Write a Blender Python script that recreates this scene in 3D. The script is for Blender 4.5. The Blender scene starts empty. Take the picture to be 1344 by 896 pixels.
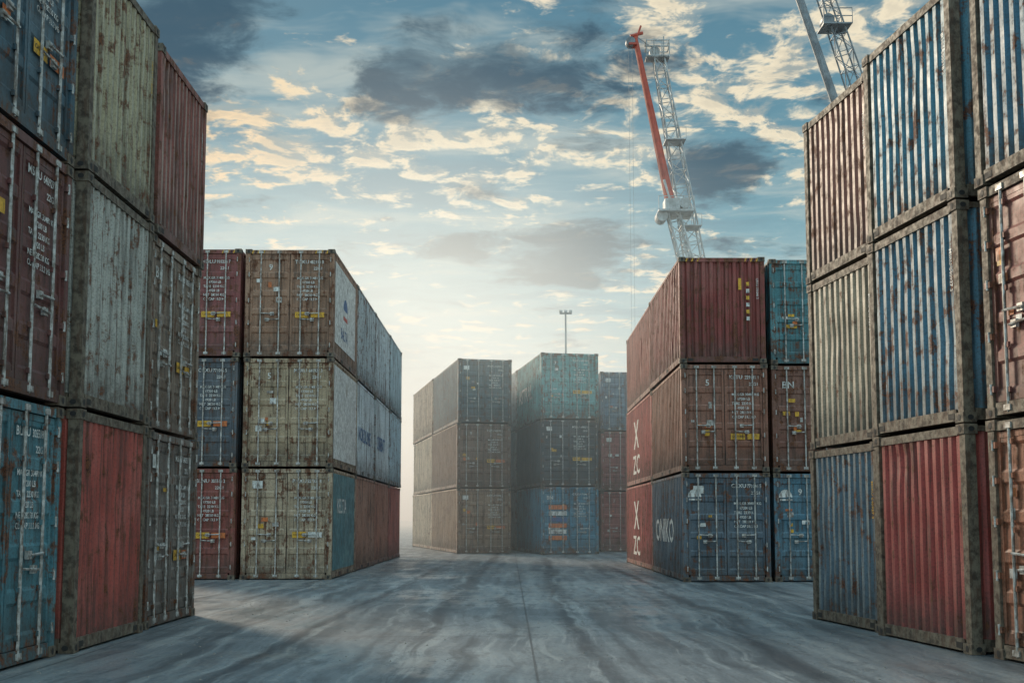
import bpy, math, random
from mathutils import Vector, Matrix
R=random.Random(7)
S=bpy.context.scene
S.view_settings.view_transform='Standard'; S.view_settings.look='None'; S.view_settings.exposure=0
COL=S.collection
# ------------------------------------------------------------------ node helper
class NT:
    def __init__(s,t): s.t=t
    def n(s,typ,ins={},**kw):
        nd=s.t.nodes.new(typ)
        for k,v in kw.items(): setattr(nd,k,v)
        for k,v in ins.items():
            i=nd.inputs[k]
            if isinstance(v,bpy.types.NodeSocket): s.t.links.new(v,i)
            else:
                if hasattr(i.default_value,'__len__') and len(i.default_value)==4 and len(v)==3: v=(*v,1)
                i.default_value=v
        return nd
    def m(s,op,a,b=0.0,c=0.0,clamp=False):
        return s.n('ShaderNodeMath',{0:a,1:b,2:c},operation=op,use_clamp=clamp).outputs[0]
    def v(s,op,a,b=(0,0,0)):
        nd=s.n('ShaderNodeVectorMath',{0:a,1:b},operation=op)
        return nd.outputs['Value'] if op in('DISTANCE','LENGTH','DOT_PRODUCT') else nd.outputs[0]
    def noise(s,vec,scale,det=5,rough=.55,dist=0.0):
        return s.n('ShaderNodeTexNoise',{'Vector':vec,'Scale':scale,'Detail':det,'Roughness':rough,'Distortion':dist}).outputs[0]
    def ss(s,x,a,b,lo=0.0,hi=1.0):
        return s.n('ShaderNodeMapRange',{'Value':x,'From Min':a,'From Max':b,'To Min':lo,'To Max':hi},interpolation_type='SMOOTHSTEP').outputs[0]
    def mix(s,f,a,b,bt='MIX'):
        nd=s.n('ShaderNodeMix',data_type='RGBA',blend_type=bt)
        for idx,val in ((0,f),(6,a),(7,b)):
            i=nd.inputs[idx]
            if isinstance(val,bpy.types.NodeSocket): s.t.links.new(val,i)
            else:
                if idx>0 and len(val)==3: val=(*val,1)
                i.default_value=val
        return nd.outputs[2]
    def xyz(s,x,y,z): return s.n('ShaderNodeCombineXYZ',{0:x,1:y,2:z}).outputs[0]
    def sep(s,v): return s.n('ShaderNodeSeparateXYZ',{0:v}).outputs
def newmat(name):
    m=bpy.data.materials.new(name); m.use_nodes=True
    m.node_tree.nodes.clear(); T=NT(m.node_tree)
    return m,T
def finish(T,color,rough,bumpH=None,bs=.3,bd=.02,metal=0.0,spec=.5):
    ins={'Base Color':color,'Roughness':rough,'Metallic':metal,'Specular IOR Level':spec}
    if bumpH is not None:
        ins['Normal']=T.n('ShaderNodeBump',{'Height':bumpH,'Strength':bs,'Distance':bd}).outputs[0]
    p=T.n('ShaderNodeBsdfPrincipled',ins)
    T.n('ShaderNodeOutputMaterial',{'Surface':p.outputs[0]})

# ------------------------------------------------------------------ materials
def paint_mat():
    m,T=newmat('weathered_container_paint')
    tc=T.n('ShaderNodeTexCoord').outputs['Object']
    oi=T.n('ShaderNodeObjectInfo'); rnd=oi.outputs['Random']; col=oi.outputs['Color']
    off=T.xyz(T.m('MULTIPLY',rnd,71.),T.m('MULTIPLY',rnd,193.),T.m('MULTIPLY',rnd,37.))
    P=T.v('ADD',tc,off)
    wear=T.n('ShaderNodeAttribute',attribute_name='wear').outputs['Fac']
    bleach_hilite=T.n('ShaderNodeAttribute',attribute_name='bleach_hilite').outputs['Fac']
    x,y,z=T.sep(tc)
    big=T.noise(P,.9,1,.6)
    med=T.noise(P,4.2,5,.72)
    fine=T.noise(P,34.,2,.7)
    st=T.noise(T.v('MULTIPLY',P,(11.,11.,.5)),1.2,4,.70)
    c=T.mix(T.ss(big,.35,.75,.08,.42),col,T.mix(.5,col,(.34,.29,.24)))
    c=T.mix(T.m('MULTIPLY',wear,T.ss(med,.40,.7,.0,.5)),c,T.mix(.55,col,(.36,.30,.24)))
    c=T.mix(T.m('MULTIPLY',bleach_hilite,T.ss(st,.60,.38,.0,1.)),c,(.50,.47,.38))  # cream on ridges: bleached paint plus sunlit highlights painted into the colour
    # dirt streaks
    c=T.mix(T.ss(st,.45,.66,0,.9),c,T.mix(.76,c,(.035,.026,.02)))
    c=T.mix(T.ss(big,.52,.36,0,.38),c,T.mix(.6,c,(.055,.042,.03)))
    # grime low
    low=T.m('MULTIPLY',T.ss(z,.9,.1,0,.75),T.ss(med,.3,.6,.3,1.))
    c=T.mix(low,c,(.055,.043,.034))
    # rust
    ramt=T.m('MULTIPLY',T.m('SUBTRACT',rnd,.5),.06)
    thr=T.m('ADD',T.m('ADD',med,T.m('MULTIPLY',wear,.10)),ramt)
    thr=T.m('ADD',thr,T.m('MULTIPLY',T.m('SUBTRACT',st,.5),.5))
    thr=T.m('ADD',thr,T.m('MULTIPLY',T.m('SUBTRACT',fine,.5),.10))
    rm=T.ss(thr,.585,.71,0,.92)
    rc=T.mix(T.ss(fine,.35,.65),(.04,.016,.010),(.22,.08,.034))
    c=T.mix(rm,c,rc)
    c=T.mix(T.ss(fine,.42,.70,0,.38),c,(.02,.018,.015))
    rough=T.m('ADD',T.m('MULTIPLY',rm,.2),T.ss(med,.3,.7,.48,.66))
    h=T.noise(P,2.4,1.5,.3)
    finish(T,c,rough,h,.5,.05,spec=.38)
    return m
def simple(name,c1,c2,scale=8,rough=.6,metal=0,wear=0.5,bs=.2):
    m,T=newmat(name)
    tc=T.n('ShaderNodeTexCoord').outputs['Object']
    n=T.noise(tc,scale,3,.7)
    c=T.mix(T.ss(n,.35,.68),c1,c2)
    if wear>0: c=T.mix(T.ss(T.noise(T.v('MULTIPLY',tc,(7,7,1.5)),2.5,3,.7),.48,.64,0,wear),c,(.09,.05,.03))
    finish(T,c,T.ss(n,.3,.7,rough-.1,rough+.15),None,metal=metal)
    return m
PAINT=paint_mat()
STEEL=simple('galvanised_bar',(.54,.54,.52),(.24,.22,.19),10,.45,.3,.7)
RUB_HOLE=simple('rubber_and_hole_shade',(.012,.012,.013),(.03,.028,.026),9,.7,0,0)
WHT=simple('marking_white',(.74,.74,.70),(.44,.43,.40),12,.6,0,.7)
YEL=simple('marking_yellow',(.72,.40,.03),(.48,.26,.03),12,.6,0,.6)
RED=simple('marking_red',(.55,.06,.03),(.35,.05,.03),12,.6)
BLU=simple('marking_blue',(.03,.10,.28),(.05,.12,.22),12,.6)
CAST=simple('corner_casting_metal',(.17,.14,.10),(.05,.036,.026),9,.7,0,.75)
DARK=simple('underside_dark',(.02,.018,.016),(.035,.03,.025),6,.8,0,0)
ORG=simple('marking_orange',(.62,.17,.04),(.45,.13,.05),12,.6)
TPN=simple('panel_teal_paint',(.06,.20,.22),(.04,.12,.14),3,.5,0,.6)
MATS=[PAINT,STEEL,RUB_HOLE,WHT,YEL,RED,BLU,CAST,DARK,ORG,TPN]
pa,stl,rub_hole,wht,yel,red,blu,cas,drk,org,tpn=range(11)

# ------------------------------------------------------------------ mesh accumulator
class M:
    def __init__(s): s.v=[];s.f=[];s.mi=[];s.w=[];s.bl=[]
    def add(s,vs,fs,mi,w,bl=0.):
        b=len(s.v); s.v+=vs; s.w+=[w]*len(vs); s.bl+=[bl]*len(vs)
        for f in fs: s.f.append([b+i for i in f]); s.mi.append(mi)
    def box(s,x0,x1,y0,y1,z0,z1,mi=0,w=.8):
        vs=[(x,y,z) for z in(z0,z1) for y in(y0,y1) for x in(x0,x1)]
        s.add(vs,[(0,2,3,1),(4,5,7,6),(0,1,5,4),(2,6,7,3),(0,4,6,2),(1,3,7,5)],mi,w)
    def tube(s,p,q,r,r2=None,n=6,mi=1,w=.5):
        p=Vector(p);q=Vector(q); r2=r if r2 is None else r2
        d=(q-p).normalized(); a=d.orthogonal().normalized(); b=d.cross(a)
        vs=[];
        for c,rr in((p,r),(q,r2)):
            for i in range(n):
                t=2*math.pi*i/n; vs.append(tuple(c+(a*math.cos(t)+b*math.sin(t))*rr))
        fs=[(i,(i+1)%n,n+(i+1)%n,n+i) for i in range(n)]+[tuple(range(n))[::-1],tuple(range(n,2*n))]
        s.add(vs,fs,mi,w)
    def obj(s,name,mats,parent=None,attr=True):
        me=bpy.data.meshes.new(name); me.from_pydata(s.v,[],s.f)
        for m in mats: me.materials.append(m)
        me.polygons.foreach_set('material_index',s.mi)
        if attr:
            a=me.attributes.new('wear','FLOAT','POINT'); a.data.foreach_set('value',s.w)
            a=me.attributes.new('bleach_hilite','FLOAT','POINT'); a.data.foreach_set('value',s.bl)
        me.update()
        o=bpy.data.objects.new(name,me); COL.objects.link(o)
        if parent: o.parent=parent
        return o
_tc={}
def text2d(s):
    if s in _tc: return _tc[s]
    cu=bpy.data.curves.new('t','FONT'); cu.body=s; cu.size=1; cu.resolution_u=2; cu.fill_mode='FRONT'
    try: cu.offset=.015
    except: pass
    ob=bpy.data.objects.new('t',cu); COL.objects.link(ob)
    dg=bpy.context.evaluated_depsgraph_get(); dg.update()
    me=ob.evaluated_get(dg).to_mesh()
    vs=[(v.co.x,v.co.y) for v in me.vertices]; fs=[tuple(p.vertices) for p in me.polygons]
    ob.evaluated_get(dg).to_mesh_clear()
    bpy.data.objects.remove(ob); bpy.data.curves.remove(cu)
    _tc[s]=(vs,fs); return _tc[s]

def corr(m,P,u0,u1,v0,v1,pitch,D,nv,dents,wr=.5,wg=.1,bl=0.):
    n=max(2,round((u1-u0)/pitch)); p=(u1-u0)/n
    prof=[]
    for i in range(n):
        b=u0+i*p
        prof+= [(b,D),(b+p*.28,D),(b+p*.44,0),(b+p*.84,0)]
    prof.append((u1,D))
    for k in range(len(prof)-1):
        (ua,da),(ub,db)=prof[k],prof[k+1]
        ridge=(da==0 and db==0); groove=(da==D and db==D)
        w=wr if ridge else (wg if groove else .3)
        vs=[];fs=[]
        for j in range(nv+1):
            v=v0+(v1-v0)*j/nv
            for (u,d) in((ua,da),(ub,db)):
                dd=d
                if 0<j<nv:
                    for (cu,cv,r,a) in dents:
                        q=((u-cu)**2+(v-cv)**2)/(r*r)
                        if q<4: dd+=a*math.exp(-q)
                vs.append(P(u,dd,v))
        for j in range(nv): fs.append((2*j,2*j+1,2*j+3,2*j+2))
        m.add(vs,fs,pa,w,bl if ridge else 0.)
CODES=['TGKU 482193 0','CRXU 771046 5','BLNU 305518 2','HDLU 918204 7','MSRU 640927 3','KLTU 229185 1','PNXU 557301 8']
def put_text(m,F,s,u,v,size,mi,vertical=False,mx=1.0):
    vs,fs=text2d(s)
    if vertical: pts=[F(u+(b*size),v-(a*size*mx)) for a,b in vs]
    else: pts=[F(u+a*size*mx,v+b*size) for a,b in vs]
    m.add(pts,fs,mi,.3)
def rect(m,F,u0,u1,v0,v1,mi):
    m.add([F(u0,v0),F(u1,v0),F(u1,v1),F(u0,v1)],[(0,1,2,3)],mi,.3)
def disc(m,F,u,v,ru,rv,mi,a0=0,a1=360,n=20):
    pts=[F(u,v)]+[F(u+ru*math.cos(math.radians(a0+(a1-a0)*i/n)),v+rv*math.sin(math.radians(a0+(a1-a0)*i/n))) for i in range(n+1)]
    m.add(pts,[(0,i,i+1) for i in range(1,n+1)],mi,.3)

CNT=0
def container(loc,rot,W,H,L,color,end='door',near=False,left=None,right=None,extra=None,lab=None,stripes=False,frame=None,bleach_hilite=0.):
    """front end centre is the origin, facing local -Y, length along +Y"""
    global CNT; CNT+=1
    rr=random.Random(CNT*17+3)
    m=M(); hw=W/2; fr=cas if frame=='bare' else pa
    cw,cl,chh=.178,.162,.118
    for sx in(-1,1):
        for (ya,yb) in((0,cl),(L-cl,L)):
            for (za,zb) in((0,chh),(H-chh,H)):
                x0,x1=(-hw,-hw+cw) if sx<0 else (hw-cw,hw)
                m.box(x0,x1,ya-.012 if ya==0 else ya,yb if ya==0 else yb+.012,za,zb,cas,1)
                zc=(za+zb)/2; xc=(x0+x1)/2
                if ya==0: disc(m,lambda u,v:(u,-.016,v),xc,zc,.032,.04,rub_hole,n=10)  # flat dark disc, paints the shade inside the casting hole
                xs=x0-.004 if sx<0 else x1+.004
                yc=(ya+yb)/2
                disc(m,lambda u,v,xs=xs:(xs,u,v),yc,zc,.04,.032,rub_hole,n=10)  # side hole, its shade painted as a dark disc too
        xa,xb=(-hw+.012,-hw+.13) if sx<0 else (hw-.13,hw-.012)
        m.box(xa,xb,.004,.14,chh,H-chh,fr,1); m.box(xa,xb,L-.14,L-.004,chh,H-chh,fr,1)
        xa,xb=(-hw+.01,-hw+.065) if sx<0 else (hw-.065,hw-.01)
        m.box(xa,xb,cl,L-cl,H-.085,H-.02,fr,1)
        m.box(xa,xb,cl,L-cl,.03,.17,fr,1)
        xo=-hw+.006 if sx<0 else hw-.006
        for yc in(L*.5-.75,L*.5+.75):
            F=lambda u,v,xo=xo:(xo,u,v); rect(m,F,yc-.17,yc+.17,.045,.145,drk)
    m.box(-hw+.07,hw-.07,.15,L-.15,.04,.14,drk,1)
    m.box(-hw+.03,hw-.03,.1,L-.1,H-.055,H-.028,pa,1)
    dents=lambda n,u0,u1,v1,s=1:[(rr.uniform(u0,u1),rr.uniform(.4,v1-.3),rr.uniform(.1,.35),s*rr.uniform(-.012,.035)) for _ in range(n)]
    nv=14 if near else 5
    PL=lambda u,d,v:(-hw+.018+d,L-u,v); PR=lambda u,d,v:(hw-.018-d,u,v)
    pitchs=.27
    corr(m,PL,.13,L-.13,.165,H-.08,pitchs,.045,nv,dents(6,.3,L-.3,H),bl=bleach_hilite)
    corr(m,PR,.13,L-.13,.165,H-.08,pitchs,.045,nv,dents(6,.3,L-.3,H),bl=bleach_hilite)
    corr(m,lambda u,d,v:(-u,L-.014-d,v),-hw+.12,hw-.12,.15,H-.1,.24,.045,3,[])
    m.box(-hw+cw,hw-cw,L-.1,L-.006,H-.11,H-.022,fr,1); m.box(-hw+cw,hw-cw,L-.1,L-.006,.025,.16,fr,1)
    m.box(-hw+cw,hw-cw,.004,.11,H-.125,H-.02,fr,1)
    m.box(-hw+cw,hw-cw,.004,.11,.025,.165,fr,1)
    x0,x1=-hw+.128,hw-.128
    if end=='corr':
        corr(m,lambda u,d,v:(u,.018+d,v),x0-.01,x1+.01,.155,H-.12,.19,.05,nv,dents(4,-hw+.3,hw-.3,H,.7),bl=bleach_hilite)
        F=lambda u,v:(u,.013,v)
        if rr.random()<.8:
            put_text(m,F,rr.choice(CODES),x1-.10,H-.55,.08,rr.choice([wht,wht,yel]),vertical=True)
        for xx in(-hw+.2,hw-.35,):
            m.box(xx,xx+.14,-.001,.004,.05,.12,drk,1)
    else:
        zb,zt=.175,H-.135
        m.box(x0,x1,.085,.10,zb-.02,zt+.02,rub_hole,1)
        for sx in(-1,1):
            a,b=(x0+.012,-.010) if sx<0 else (.010,x1-.012)
            fw=.055
            m.box(a,a+fw,.035,.085,zb,zt,pa,.8); m.box(b-fw,b,.035,.085,zb,zt,pa,.8)
            m.box(a+fw,b-fw,.035,.085,zt-.07,zt,pa,.8); m.box(a+fw,b-fw,.035,.085,zb,zb+.07,pa,.8)
            v0,v1=zb+.07,zt-.07; n=5; p=(v1-v0)/n; prof=[(v0,.0)]
            for i in range(n):
                c=v0+i*p; prof+=[(c+p*.12,0),(c+p*.2,.022),(c+p*.80,.022),(c+p*.88,0)]
            prof.append((v1,0))
            dn=[(rr.uniform(a,b),rr.uniform(v0,v1),rr.uniform(.1,.25),rr.uniform(-.004,.02)) for _ in range(4)]
            nu=8 if near else 3
            for k in range(len(prof)-1):
                (va,da),(vb,db)=prof[k],prof[k+1]; vs=[];fs=[]
                for j in range(nu+1):
                    u=a+fw+(b-a-2*fw)*j/nu
                    for v,d in((va,da),(vb,db)):
                        dd=d+sum(A*math.exp(-((u-cu)**2+(v-cv)**2)/(r*r)) for cu,cv,r,A in dn)
                        vs.append((u,.04+dd,v))
                for j in range(nu): fs.append((2*j,2*j+2,2*j+3,2*j+1))
                m.add(vs,fs,pa,.4,bleach_hilite*.3)
            m.box(a-.012,a,.05,.08,zb,zt,rub_hole,1)
            w=b-a
            for q,bx in enumerate((a+w*.27,a+w*.74)):
                m.tube((bx,.012,.05),(bx,.012,H-.04),.019,mi=stl)
                for zz in(.10,H-.075):
                    m.box(bx-.06,bx+.06,-.012,.006,zz-.035,zz+.03,stl,.7)
                for zz in(zb+.12,zb+.62,H*.5+.1,zt-.5,zt-.12):
                    m.box(bx-.045,bx+.045,.004,.036,zz-.03,zz+.03,pa,.9)
                hz=1.02 if q==0 else 1.18
                if sx<0: hz=2.2-hz
                dirn=1 if (q==0) else -1
                m.tube((bx,-.012,hz),(bx+dirn*w*.36,-.016,hz-.02),.015,mi=stl)
                m.box(bx+dirn*w*.30-.05,bx+dirn*w*.30+.05,-.006,.034,hz-.06,hz+.03,stl,.7)
            for zz in(zb+.15,zb+.75,zb+1.35,zt-.55,zt-.15):
                xh=x0-.02 if sx<0 else x1+.02
                m.box(xh-.055,xh+.055,-.006,.035,zz-.035,zz+.035,pa,1)
                m.tube((xh,-.004,zz-.06),(xh,-.004,zz+.06),.015,mi=stl)
        F=lambda u,v:(u,.0335,v); FP=lambda u,v:(u,.0315,v)
        Fp=lambda u,v:(u,.029,v)
        uu=.13
        code=rr.choice(CODES)
        put_text(m,F,code[:4],uu,zt-.25,.14,wht); put_text(m,F,code[5:],uu+.40,zt-.25,.13,wht,mx=.75)
        put_text(m,F,'22G1',uu+.5,zt-.42,.11,wht)
        rows=['MAX.GR 30480 KG','      67200 LB','TARE  2230 KG','      4920 LB','NET  28250 KG','CU.CAP 33.2 M3']
        for i,t in enumerate(rows):
            put_text(m,F,t,uu+.06,zt-.68-.115*i,.095,wht,mx=.9)
        if rr.random()<.6:
            yy=zt-1.50-rr.uniform(0,.15)
            rect(m,F,uu+.02,uu+.38,yy-.16,yy,yel); rect(m,F,uu+.44,uu+.82*W/2.44,yy-.15,yy-.01,rr.choice([yel,org,wht]))
            put_text(m,FP,'CAUTION',uu+.05,yy-.10,.07,rub_hole)
        k=rr.randint(0,3)
        if lab: put_text(m,F,lab,x0+.12,zt-.4,.26,wht)
        elif k==0: put_text(m,F,rr.choice(['KL','BN','HD','UX']),x0+.15,zt-.45,.24,wht)
        elif k==1: rect(m,F,x0+.15,x0+.42,zt-.40,zt-.2,wht)
        elif k==2: put_text(m,F,rr.choice(['9','7','5']),x0+.5,zt-.42,.22,wht)
        for _ in range(rr.randint(3,6)):
            a=rr.uniform(x0+.12,-.35); z=rr.uniform(.9,zt-.7); w_=rr.uniform(.07,.2); h_=rr.uniform(.05,.16)
            rect(m,Fp,a,a+w_,z,z+h_,rr.choice([yel,wht,org,stl]))
    if stripes:
        for sx in(-1,1):
            for i in range(5):
                x=sx*(hw-.2-i*.075); F=lambda u,v:(u,-.002,v)
                m.add([F(x-.03,H-.12),F(x+.0,H-.12),F(x+.035,H-.025),F(x+.005,H-.025)],[(0,1,2,3)],yel if i%2==0 else rub_hole,.3)
    if left: left(m,lambda u,v:(-hw+.013,L-u,v),L,H)
    if right: right(m,lambda u,v:(hw-.013,u,v),L,H)
    if extra: extra(m,lambda u,v:(u,.012,v),W,H)
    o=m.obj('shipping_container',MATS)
    o.location=loc; o.rotation_euler=(0,0,math.radians(rot)+rr.uniform(-.005,.005)); o.color=(*color,1)
    return o

def stack(x,y,rot,W,step,L,cols,jit=.03,**kw):
    for i,c in enumerate(cols):
        d=dict(kw)
        if isinstance(c,dict): d.update(c); col=d.pop('c')
        else: col=c
        container((x+R.uniform(-jit,jit),y+R.uniform(-jit,jit),i*step+.004),rot,W,step-.022,L,col,**d)

# colours (albedo)
SL=(.07,.10,.13); BRN=(.35,.185,.11); OLV=(.47,.355,.225); BEI=(.50,.385,.26); TEAL=(.05,.25,.30); GRY=(.26,.29,.30); YLW=(.42,.37,.23)
WHI=(.62,.62,.56); PALE=(.50,.56,.56)
L0=6.06
stack(-5.20,11.62,90,2.5,2.86,L0,[dict(c=(.06,.22,.27)),dict(c=(.14,.035,.035)),dict(c=(.025,.10,.15))],near=True,end='door')
stack(-5.06,14.28,90,2.5,2.88,L0,[dict(c=(.42,.06,.042)),dict(c=(.46,.46,.41)),dict(c=YLW,bleach_hilite=.4)],near=True,frame='bare',end='corr')
stack(-5.14,17.0,90,2.5,2.86,L0,[dict(c=(.19,.165,.145),end='door'),dict(c=(.25,.18,.13),end='door'),dict(c=(.27,.06,.045),end='corr',bleach_hilite=.5)],near=True)
stack(4.94,16.44,-81.9,2.3,2.66,L0,[dict(c=(.09,.17,.23),bleach_hilite=.4),dict(c=(.42,.36,.26),bleach_hilite=.4),dict(c=(.31,.12,.085),bleach_hilite=.4)],end='corr',near=True,frame='bare')
stack(5.19,14.02,-81.9,2.3,2.69,L0,[dict(c=(.37,.045,.038),bleach_hilite=.0),dict(c=(.045,.19,.29),bleach_hilite=.40),dict(c=(.045,.24,.35),bleach_hilite=.30)],end='corr',near=True,frame='bare')
stack(5.62,11.45,-81.9,2.3,2.69,L0,[dict(c=(.36,.12,.06),end='door'),dict(c=(.22,.045,.035),end='door'),dict(c=(.04,.19,.30),end='corr',bleach_hilite=.25)],near=True,frame='bare')

# mid left
def logo1(m,F,L,H):
    rect(m,F,.25,L-.5,.45,H-.25,wht)
    F2=lambda u,v:tuple(a+b for a,b in zip(F(u,v),(.004,0,0)))
    disc(m,F2,L*.46,H*.55,.38,.34,blu,0,180); rect(m,F2,L*.46-.38,L*.46+.38,H*.45,H*.49,red)
    put_text(m,F2,'BALTA',L*.46-.8,H*.25,.42,blu)
def lg(s,size,mi=wht,u=.7,vf=.38,mx=1.):
    return lambda m,F,L,H: put_text(m,F,s,u,H*vf,size,mi,mx=mx)
def tealpanel(m,F,L,H):
    rect(m,lambda u,v:tuple(a+b for a,b in zip(F(u,v),(-.003,0,0))),.2,L-.2,.22,H-.12,tpn); put_text(m,F,'KELTIA',.9,H*.6,.55,wht)
ML=4.55
sides=[ [BEI,(.38,.19,.13),(.42,.17,.11),(.44,.10,.07)],
        [OLV,(.68,.76,.78),(.66,.74,.76),(.46,.60,.66)],
        [BRN,(.46,.54,.56),(.58,.66,.68),(.50,.62,.66)] ]
kws={(2,0):logo1,(1,1):lg('NORDLINE',.62,blu,.5),(1,0):lambda m,F,L,H: rect(m,F,.2,L-.2,.25,H-.15,wht),(0,0):tealpanel,(1,2):lg('ORIENT',.7,blu,.5)}
for r in range(3):
    for k in range(4):
        container((-5.87+R.uniform(-.03,.03),29.2+k*(ML+.07),r*2.94+.004),0,2.4,2.918,ML,sides[r][k],end='door',stripes=(r==2),right=kws.get((r,k)))
for k in range(3):
    for r,c in enumerate([(.26,.05,.038),SL,(.25,.055,.055)]):
        container((-8.40+R.uniform(-.02,.02),29.15+k*(6.1),r*2.94+.004),0,2.4,2.918,6.06,c,end='door',stripes=(r==2))

# mid right
def redtxt(m,F,L,H):
    put_text(m,F,'X',L*.34,H*.46,1.35,wht,mx=1.4); put_text(m,F,'ZC',L*.30,H*.14,.9,wht,mx=1.6)
def topend(m,F,W,H):
    for i in range(6): rect(m,F,.62,.70,H-.75-i*.18,H-.65-i*.18,yel if i%2==0 else wht)
    rect(m,F,.42,.50,H-.85,H-.55,yel)
def arc(m,F,W,H):
    F2=lambda u,v:(u,.027,v)
    disc(m,F2,-.80,H-.62,.17,.20,wht,0,180,16); rect(m,F2,-.97,-.63,H-.70,H-.66,wht)
mr=[ [dict(c=(.07,.12,.165),end='door',extra=arc,left=lg('ONIKO',.9,wht,.8,.35,1.2)),dict(c=(.47,.055,.05),left=redtxt)],
     [dict(c=(.27,.095,.055),end='door'),dict(c=(.47,.07,.06),left=redtxt)],
     [dict(c=(.26,.035,.03),end='corr',extra=topend,stripes=True),dict(c=(.38,.085,.06))] ]
for r in range(3):
    yy=28.0
    for k,LL in enumerate((6.06,7.2)):
        d=dict(mr[r][k]); c=d.pop('c'); d.setdefault('end','door')
        container((5.49+R.uniform(-.03,.03),yy,r*2.775+.004),0,2.22,2.752,LL,c,**d); yy+=LL+.08
for k in range(2):
    for r,c in enumerate([(.05,.18,.26),(.20,.07,.045),(.05,.24,.28)]):
        container((7.83,28.1+k*6.1,r*2.765+.004),0,2.22,2.742,6.06,c,end='door',extra=arc if r==0 else None)

def place_block(cx,cy,rot,W,step,L,rows):
    a=math.radians(rot)
    for r,row in enumerate(rows):
        for k,c in enumerate(row):
            d=dict(c) if isinstance(c,dict) else dict(c=c)
            col=d.pop('c'); d.setdefault('end','door')
            container((cx-math.sin(a)*k*(L+.1)+R.uniform(-.04,.04),cy+math.cos(a)*k*(L+.1),r*step+.004),rot,W,step-.022,L,col,**d)
GL=(.62,.50,.36)
place_block(-1.18,52.3,12.6,2.62,3.08,7.8,[[(.33,.20,.12),GL],[(.22,.12,.075),GL],[(.07,.12,.135),(.54,.41,.29)]])
def bars(m,F,W,H):
    F2=lambda u,v:(u,.026,v)
    for i,mi in enumerate((org,wht,org,blu,wht,org)):
        rect(m,F2,-1.0,-.15,.65+i*.28,.85+i*.28,mi)
place_block(2.80,51.2,10,2.75,3.12,6.3,[[dict(c=(.03,.20,.30),extra=bars),GRY],[(.022,.04,.055),(.3,.35,.36)],[dict(c=(.10,.36,.37),left=lg('ASTRAL',1.0,wht,.6)),PALE]])
place_block(5.9,55.5,4,2.6,3.02,6.06,[[(.30,.055,.04),GRY],[(.32,.065,.055),BRN],[dict(c=(.11,.20,.28)),SL]])

# ------------------------------------------------------------------ ground
def ground():
    m,T=newmat('worn_concrete')
    tc=T.n('ShaderNodeTexCoord').outputs['Object']; x,y,z=T.sep(tc)
    wob=T.v('MULTIPLY',T.v('SUBTRACT',T.n('ShaderNodeTexNoise',{'Vector':tc,'Scale':.35,'Detail':2}).outputs['Color'],(.5,.5,.5)),(.7,1.0,0))
    tw=T.v('ADD',tc,wob)
    n1=T.noise(tw,.30,3,.6); n2=T.noise(T.v('MULTIPLY',tc,(1.,.4,1.)),2.6,6,.74); fine=T.noise(tc,24.,3,.75)
    st=T.noise(T.v('MULTIPLY',tw,(1.2,.09,1)),1.,5,.62)
    st2=T.noise(T.v('MULTIPLY',T.v('ADD',tw,(9,3,0)),(3.4,.15,1)),1.,6,.68)
    c=T.mix(T.ss(n1,.35,.65),(.135,.15,.16),(.235,.25,.255))
    c=T.mix(T.ss(st,.45,.61,0,.68),c,(.055,.063,.07))
    c=T.mix(T.ss(st2,.49,.65,0,.65),c,(.034,.039,.045))
    c=T.mix(T.ss(st2,.48,.36,0,.5),c,(.38,.385,.37))
    c=T.mix(T.ss(n2,.50,.66,0,.58),c,(.042,.047,.052))
    c=T.mix(T.ss(n2,.46,.32,0,.35),c,(.36,.36,.34))
    c=T.mix(T.ss(fine,.40,.70,0,.46),c,(.036,.038,.04))
    # tyre tracks along the lane
    def track(cx,wd,ph):
        q=T.m('ABSOLUTE',T.m('SUBTRACT',T.m('ADD',x,T.m('MULTIPLY',T.m('SINE',T.m('ADD',T.m('MULTIPLY',y,.09),ph)),.3)),cx))
        return T.ss(q,wd,wd*.1)
    tr=T.m('MAXIMUM',T.m('MAXIMUM',track(-.85,.34,0.),track(1.25,.30,0.)),T.m('MAXIMUM',track(-2.6,.2,1.),track(3.1,.2,2.)))
    tr=T.m('MULTIPLY',tr,T.ss(st2,.36,.54,.12,.8))
    c=T.mix(tr,c,(.027,.031,.037))
    def joint(co,off,per,w):
        q=T.m('ABSOLUTE',T.m('SUBTRACT',T.m('FRACT',T.m('DIVIDE',T.m('ADD',co,off+per*100.5),per)),.5))
        return T.ss(T.m('ADD',q,T.m('MULTIPLY',T.m('SUBTRACT',n2,.5),.004)),w/per,w/per*.4)
    j=T.m('MAXIMUM',joint(x,-.28,5.2,.020),joint(y,-2.,6.5,.022))
    c=T.mix(T.m('MULTIPLY',j,.75),c,(.02,.02,.022))
    damp=T.m('MULTIPLY',T.ss(n1,.38,.58),T.ss(n2,.64,.42))
    damp=T.m('MAXIMUM',damp,T.ss(st,.47,.62,0,.6))
    rough=T.m('SUBTRACT',.64,T.m('MULTIPLY',damp,.32))
    h=T.noise(tc,5.,3,.7)
    finish(T,c,rough,h,.2,.02)
    g=M(); a=4000
    g.add([(-a,-200,0),(a,-200,0),(a,a,0),(-a,a,0)],[(0,1,2,3)],0,0)
    g.obj('ground',[m],attr=False)
ground()
mm,T=newmat('grit'); tcx=T.n('ShaderNodeTexCoord').outputs['Object']
finish(T,T.mix(T.noise(tcx,3,2),(.06,.055,.05),(.3,.28,.25)),.9)
g=M()
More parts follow.
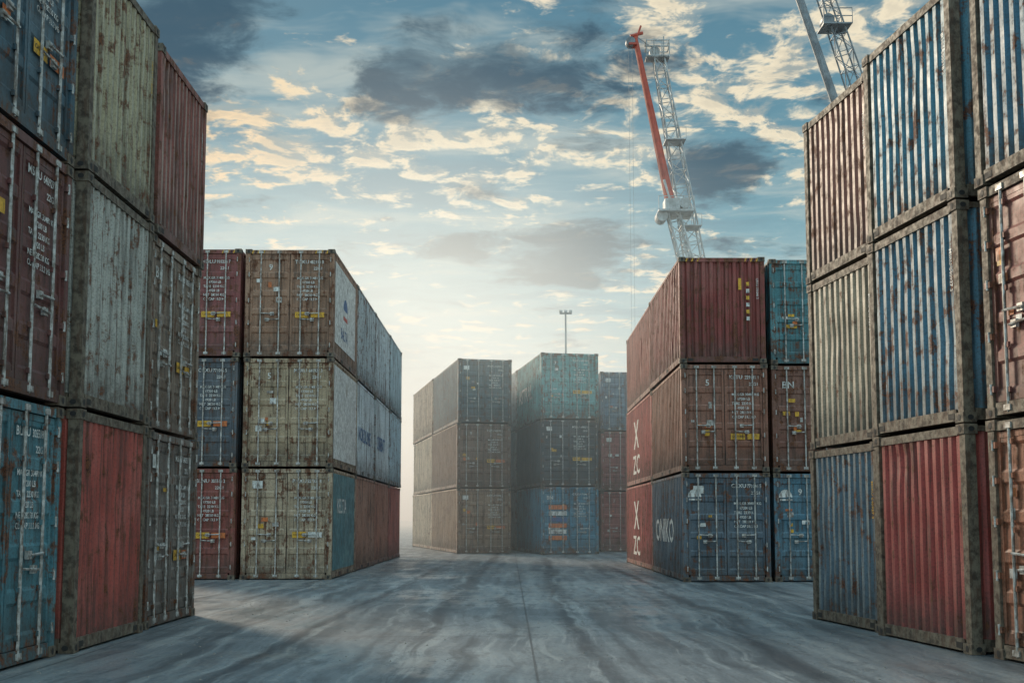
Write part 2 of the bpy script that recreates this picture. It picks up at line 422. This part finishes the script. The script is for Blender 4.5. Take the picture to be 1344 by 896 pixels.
for i in range(900):
    sd=R.choice([-1,1])
    x=sd*(R.uniform(3.2,5.0) if R.random()<.6 else R.uniform(0,5)); y=R.uniform(8,45); r=R.uniform(.006,.02)
    vs=[(x+r*math.cos(t)*R.uniform(.7,1.3),y+r*math.sin(t)*R.uniform(.7,1.3),0) for t in(0,1.57,3.14,4.71)]+[(x,y,r*R.uniform(.5,1.))]
    g.add(vs,[(0,1,4),(1,2,4),(2,3,4),(3,0,4)],0,0)
g.obj('gravel',[mm],attr=False)

# ------------------------------------------------------------------ cranes
CR=simple('crane_red_paint',(.46,.07,.035),(.30,.05,.03),1.2,.5,0,.3)
CW=simple('crane_white_paint',(.44,.46,.46),(.26,.27,.27),1.2,.5,0,.3)
CG=simple('crane_grey_steel',(.22,.25,.27),(.14,.16,.18),1.2,.5,.2,.3)
CMATS=[CR,CW,CG,RUB_HOLE]
def lattice(m,p,q,w0,w1,n,mi,r=.07):
    p=Vector(p);q=Vector(q); d=(q-p).normalized(); a=Vector((0,1,0)); b=d.cross(a).normalized(); a=b.cross(d).normalized()
    pts=[]
    for i in range(n+1):
        t=i/n; w=(w0+(w1-w0)*t)/2; c=p.lerp(q,t)
        pts.append([c+a*w*sx+b*w*sy for sx,sy in((-1,-1),(1,-1),(1,1),(-1,1))])
    for k in range(4): m.tube(pts[0][k],pts[n][k],r,n=5,mi=mi)
    for i in range(n):
        for k in range(4):
            k2=(k+1)%4
            m.tube(pts[i][k],pts[i][k2],r*.55,n=4,mi=mi)
            if (i+k)%2: m.tube(pts[i][k],pts[i+1][k2],r*.55,n=4,mi=mi)
            else: m.tube(pts[i][k2],pts[i+1][k],r*.55,n=4,mi=mi)
def crane_base(par,x,y):
    m=M()
    for sx in(-1,1):
        m.box(x+sx*2.6-.5,x+sx*2.6+.5,y-4,y+4,.25,1.3,2)
        for k in range(6):
            yy=y-3.4+k*1.36
            m.tube((x+sx*2.6-.58,yy,.5),(x+sx*2.6+.58,yy,.5),.5,n=14,mi=3)
    m.box(x-2.4,x+2.4,y-2.5,y+2.5,1.0,1.8,1); m.tube((x,y,1.8),(x,y,2.4),1.5,n=20,mi=2)
    m.box(x-1.8,x+1.8,y-2.6,y+3.6,2.4,4.6,0); m.box(x-2.9,x-1.85,y-2.4,y-.6,2.6,4.9,1)
    m.box(x-2.905,x-2.0,y-2.41,y-2.39,3.4,4.6,3)
    m.obj('undercarriage',CMATS,par,False)
def crane1():
    par=bpy.data.objects.new('harbour_crane',None); COL.objects.link(par)
    y=80; piv=Vector((17.2,y,3.6))
    tip=Vector((9.43,y,37.6)); j=Vector((11.95,y,24.8)); e=Vector((13.3,y,20.6))
    m=M(); m.tube(j,tip,.38,.19,n=10,mi=0)
    m.tube(tip+Vector((-.35,0,.1)),tip+Vector((.6,0,.35)),.12,mi=0)
    m.tube(tip+Vector((.1,0,-.1)),tip+Vector((.45,0,.9)),.08,mi=0)
    m.box(tip.x-.5,tip.x+.1,y-.4,y+.4,tip.z-.7,tip.z-.55,0); m.tube(tip+Vector((-.35,-.3,-.4)),tip+Vector((-.35,.3,-.4)),.35,n=14,mi=2)
    m.obj('boom',CMATS,par,False)
    m=M(); lattice(m,piv,j,1.5,.8,18,1,.08); m.obj('boom_foot',CMATS,par,False)
    m=M(); top=Vector((11.25,y+.5,36.2)); piv2=Vector((16.6,y+1.,3.6))
    lattice(m,piv2,top,1.9,.75,30,1,.065)
    for fz,t in ((.55,.60),(.78,.80)):
        c=piv2.lerp(top,t); m.box(c.x-.7,c.x+.8,y-.3,y+1.3,c.z,c.z+.07,1)
        for dx in(-.7,.05,.8): m.tube((c.x+dx,y-.3,c.z),(c.x+dx,y-.3,c.z+.9),.025,n=4,mi=1)
        m.tube((c.x-.7,y-.3,c.z+.9),(c.x+.8,y-.3,c.z+.9),.025,n=4,mi=1)
    m.obj('mast',CMATS,par,False)
    m=M(); c=top
    for dz in(0,.75,1.2):
        for a,b in(((-.95,-.5),(.75,-.5)),((-.95,.6),(.75,.6)),((-.95,-.5),(-.95,.6)),((.75,-.5),(.75,.6))):
            m.tube((c.x+a[0],c.y+a[1],c.z+dz),(c.x+b[0],c.y+b[1],c.z+dz),.05,n=5,mi=1)
    for dx in(-.95,-.4,.2,.75): m.tube((c.x+dx,c.y-.5,c.z-.1),(c.x+dx,c.y-.5,c.z+1.25),.045,n=5,mi=1)
    m.box(c.x-.95,c.x+.75,c.y-.5,c.y+.6,c.z-.08,c.z,1)
    m.tube((c.x+.4,c.y,c.z+.2),(c.x+.4,c.y,c.z+1.7),.05,n=5,mi=1)
    m.tube((c.x-.3,c.y-.2,c.z+.45),(c.x-.3,c.y+.2,c.z+.45),.4,n=14,mi=1)
    m.obj('mast_head',CMATS,par,False)
    m=M(); c=j+Vector((.1,0,-.6))
    m.box(c.x-1.1,c.x+1.5,y-.9,y+1.5,c.z-.1,c.z+.05,1); m.box(c.x-.6,c.x+.5,y-.7,y+.6,c.z+.05,c.z+.9,1)
    m.tube((c.x-.8,y-.6,c.z-.35),(c.x-.8,y+.6,c.z-.35),.42,n=14,mi=1); m.tube((c.x+.9,y-.5,c.z+.6),(c.x+.9,y+.5,c.z+.6),.4,n=14,mi=1)
    for dx in(-1.1,-.2,.7,1.5): m.tube((c.x+dx,y-.9,c.z),(c.x+dx,y-.9,c.z+1.),.035,n=4,mi=1)
    m.tube((c.x-1.1,y-.9,c.z+1.),(c.x+1.5,y-.9,c.z+1.),.035,n=4,mi=1)
    m.tube((c.x-.2,y-.3,c.z+.9),(c.x-.6,y-.3,c.z+2.4),.1,n=6,mi=1)
    m.obj('winch_platform',CMATS,par,False)
    m=M()
    m.tube(tip+Vector((-.5,0,-.5)),(9.0,y,5.0),.012,n=4,mi=2); m.tube(tip+Vector((-.2,.2,-.5)),(9.25,y+.2,5.0),.012,n=4,mi=2)
    m.tube(tip+Vector((.2,0,0)),top+Vector((0,0,.5)),.03,n=4,mi=2)
    m.box(8.85,9.4,y-.2,y+.4,4.2,5.1,0)
    m.tube((9.12,y+.1,4.2),(9.12,y+.1,3.6),.09,mi=2)
    m.obj('hoist_cables',CMATS,par,False)
    crane_base(par,17,y+.5)
def crane2():
    par=bpy.data.objects.new('harbour_crane',None); COL.objects.link(par)
    y=60; piv=Vector((25,y,3.6)); a=Vector((16.4,y,30.8)); d=(Vector((18.2,y,25.0))-a)
    top=a-d*1.6; m=M(); m.tube(piv,Vector((18.2,y,25)),.30,.24,n=12,mi=2); m.tube(Vector((18.2,y,25)),top,.24,.2,n=12,mi=2)
    m.obj('boom',CMATS,par,False)
    m=M(); b=Vector((18.13,y+.5,30.8)); d2=Vector((19.4,y+.5,26.6))-b; top2=b-d2*1.4
    lattice(m,(26.3,y+.5,3.6),top2,1.3,.6,34,2,.05)
    c=b+d2*.35
    m.box(c.x-.9,c.x+.7,y-.2,y+1.2,c.z,c.z+.08,2)
    for dx in(-.9,-.1,.7): m.tube((c.x+dx,y-.2,c.z),(c.x+dx,y-.2,c.z+.9),.03,n=4,mi=2)
    m.tube((c.x-.9,y-.2,c.z+.9),(c.x+.7,y-.2,c.z+.9),.03,n=4,mi=2); m.tube((c.x-.9,y-.2,c.z+.45),(c.x+.7,y-.2,c.z+.45),.03,n=4,mi=2)
    m.tube((c.x-.6,y-.1,c.z+.3),(c.x-.6,y+.6,c.z+.3),.35,n=12,mi=2)
    m.obj('mast',CMATS,par,False)
    crane_base(par,25.6,y)
crane1(); crane2()
def mast():
    m=M(); x,y=4.66,90; m.tube((x,y,0),(x,y,18.6),.13,.07,n=10,mi=2)
    m.box(x-.5,x+.5,y-.12,y+.12,18.5,18.6,2)
    for dx in(-.4,0,.4): m.box(x+dx-.13,x+dx+.13,y-.3,y+.1,18.62,18.78,1)
    m.tube((x,y,0),(x,y,.4),.3,n=10,mi=2)
    m.obj('floodlight_mast',CMATS,None,False)
mast()

# ------------------------------------------------------------------ haze (real volume)
m,T=newmat('haze_air')
vs=T.n('ShaderNodeVolumeScatter',{'Color':(.86,.97,1.0),'Density':.0088,'Anisotropy':.5})
T.n('ShaderNodeOutputMaterial',{'Volume':vs.outputs[0]})
try: m.cycles.homogeneous_volume=True
except: pass
g=M(); g.box(-120,120,30,400,-.5,13,0); g.obj('haze',[m],attr=False)

# ------------------------------------------------------------------ world
SUN_EL=math.radians(21); SUN_AZ=math.radians(-36)   # azimuth from +Y, negative = left
w=bpy.data.worlds.new('World'); S.world=w; w.use_nodes=True; w.node_tree.nodes.clear(); T=NT(w.node_tree)
try:
    w.cycles.sampling_method='MANUAL'; w.cycles.sample_map_resolution=256
except: pass
sky=T.n('ShaderNodeTexSky',sky_type='NISHITA',sun_disc=False,sun_elevation=SUN_EL,sun_rotation=SUN_AZ,air_density=1.2,dust_density=1.5,ozone_density=2.)
D=T.v('NORMALIZE',T.n('ShaderNodeTexCoord').outputs['Generated']); x,y,z=T.sep(D)
zc=T.m('ADD',T.m('MAXIMUM',z,0.),.08)
px=T.m('DIVIDE',x,zc); py=T.m('DIVIDE',y,zc); P=T.xyz(px,py,0.)
K=10.
def c10(c): return tuple(a*K for a in c)
ramp=T.n('ShaderNodeValToRGB',{'Fac':T.m('MAXIMUM',z,0.)})
cr=ramp.color_ramp
els=[(0,(.82,.91,.86)),(.07,(.66,.82,.80)),(.15,(.34,.55,.59)),(.26,(.16,.35,.42)),(.45,(.08,.21,.29))]
cr.elements[0].position=0; cr.elements[0].color=(*els[0][1],1); cr.elements[1].position=.45; cr.elements[1].color=(*els[-1][1],1)
for p_,c_ in els[1:-1]:
    e=cr.elements.new(p_); e.color=(*c_,1)
grad=T.mix(1.,ramp.outputs[0],(K,K,K),'MULTIPLY')
base=T.mix(.9,sky.outputs[0],grad)
def blob(cx,cy,r): return T.ss(T.v('DISTANCE',P,(cx,cy,0)),r,0.)
wp=T.v('ADD',P,T.v('MULTIPLY',T.n('ShaderNodeTexNoise',{'Vector':P,'Scale':6.,'Detail':1}).outputs['Color'],(.10,.10,0)))
ws=T.noise(T.v('MULTIPLY',wp,(1.0,2.2,1)),1.5,5,.64)
c=T.mix(T.ss(ws,.47,.68,0,.6),base,c10((.58,.62,.56)))
c=T.mix(T.ss(ws,.51,.36,0,.55),c,c10((.15,.27,.34)))
so=(-.018,.032,0)
low=T.noise(P,1.7,0,.5)
def dens(v): return T.noise(v,8.,5,.62)
pa_=dens(wp); pb_=dens(T.v('ADD',wp,so))
bl=T.m('MAXIMUM',T.m('MAXIMUM',blob(-.52,2.4,.55),blob(.47,2.05,.62)),T.m('MULTIPLY',blob(-.02,2.35,.6),.7))
cov=T.m('ADD',pa_,T.m('ADD',T.m('MULTIPLY',T.m('SUBTRACT',low,.5),.30),T.m('MULTIPLY',bl,.15)))
pm=T.ss(cov,.535,.68)
lit=T.ss(T.m('SUBTRACT',pa_,pb_),-.06,.06)
thick=T.ss(cov,.60,.80)
wl=T.ss(x,-.05,-.30)
pc=T.mix(lit,c10((.36,.42,.41)),T.mix(wl,c10((1.0,.87,.63)),c10((1.05,.76,.44))))
pc=T.mix(T.m('MULTIPLY',thick,.4),pc,c10((.42,.40,.34)))
c=T.mix(T.m('MULTIPLY',pm,.93),c,pc)
nd=T.noise(T.v('ADD',wp,(3.1,7.7,0)),3.4,6,.62)
db=T.m('MAXIMUM',T.m('MAXIMUM',blob(-.02,1.93,.40),blob(-.60,1.75,.48)),T.m('MAXIMUM',blob(.47,2.42,.23),T.m('MAXIMUM',blob(-.12,1.95,.34),blob(.1,3.1,.48))))
dm=T.ss(T.m('ADD',nd,T.m('MULTIPLY',db,.26)),.55,.72)
dc=T.mix(T.ss(nd,.34,.60),c10((.17,.27,.32)),c10((.05,.10,.145)))
c=T.mix(T.m('MULTIPLY',dm,.9),c,dc)
veil=T.ss(z,.17,.0,0,.95)
c=T.mix(veil,c,c10((.90,.95,.88)))
glow=T.ss(T.v('DISTANCE',D,(-.09,.99,.07)),.38,0.,0,.85)
c=T.mix(glow,c,c10((1.10,1.06,.92)))
gl=T.m('MULTIPLY',T.m('ADD',1.,T.ss(z,.48,.85,0,2.2)),T.m('ADD',1.,T.ss(y,.2,-.6,0,.95)))  # unseen sky overhead and behind the camera, brightness added to light front faces
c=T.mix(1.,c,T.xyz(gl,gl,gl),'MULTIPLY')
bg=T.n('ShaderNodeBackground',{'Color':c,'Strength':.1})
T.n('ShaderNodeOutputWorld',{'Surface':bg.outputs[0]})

sl=bpy.data.lights.new('sun','SUN'); sl.energy=3.9; sl.angle=math.radians(13); sl.color=(1,.84,.64)
so_=bpy.data.objects.new('sun',sl); COL.objects.link(so_)
dirv=Vector((math.sin(SUN_AZ)*math.cos(SUN_EL),math.cos(SUN_AZ)*math.cos(SUN_EL),math.sin(SUN_EL)))
so_.rotation_euler=dirv.to_track_quat('Z','Y').to_euler(); so_.location=(0,0,40)

# ------------------------------------------------------------------ camera
cd=bpy.data.cameras.new('camera'); cam=bpy.data.objects.new('camera',cd); COL.objects.link(cam)
cd.sensor_width=36; cd.lens=1450/1344*36; cd.shift_y=108/1344; cd.clip_end=9000; cd.clip_start=.1
cam.location=(0,0,1.54); cam.rotation_euler=(math.radians(95),0,math.radians(-.15))
S.camera=cam
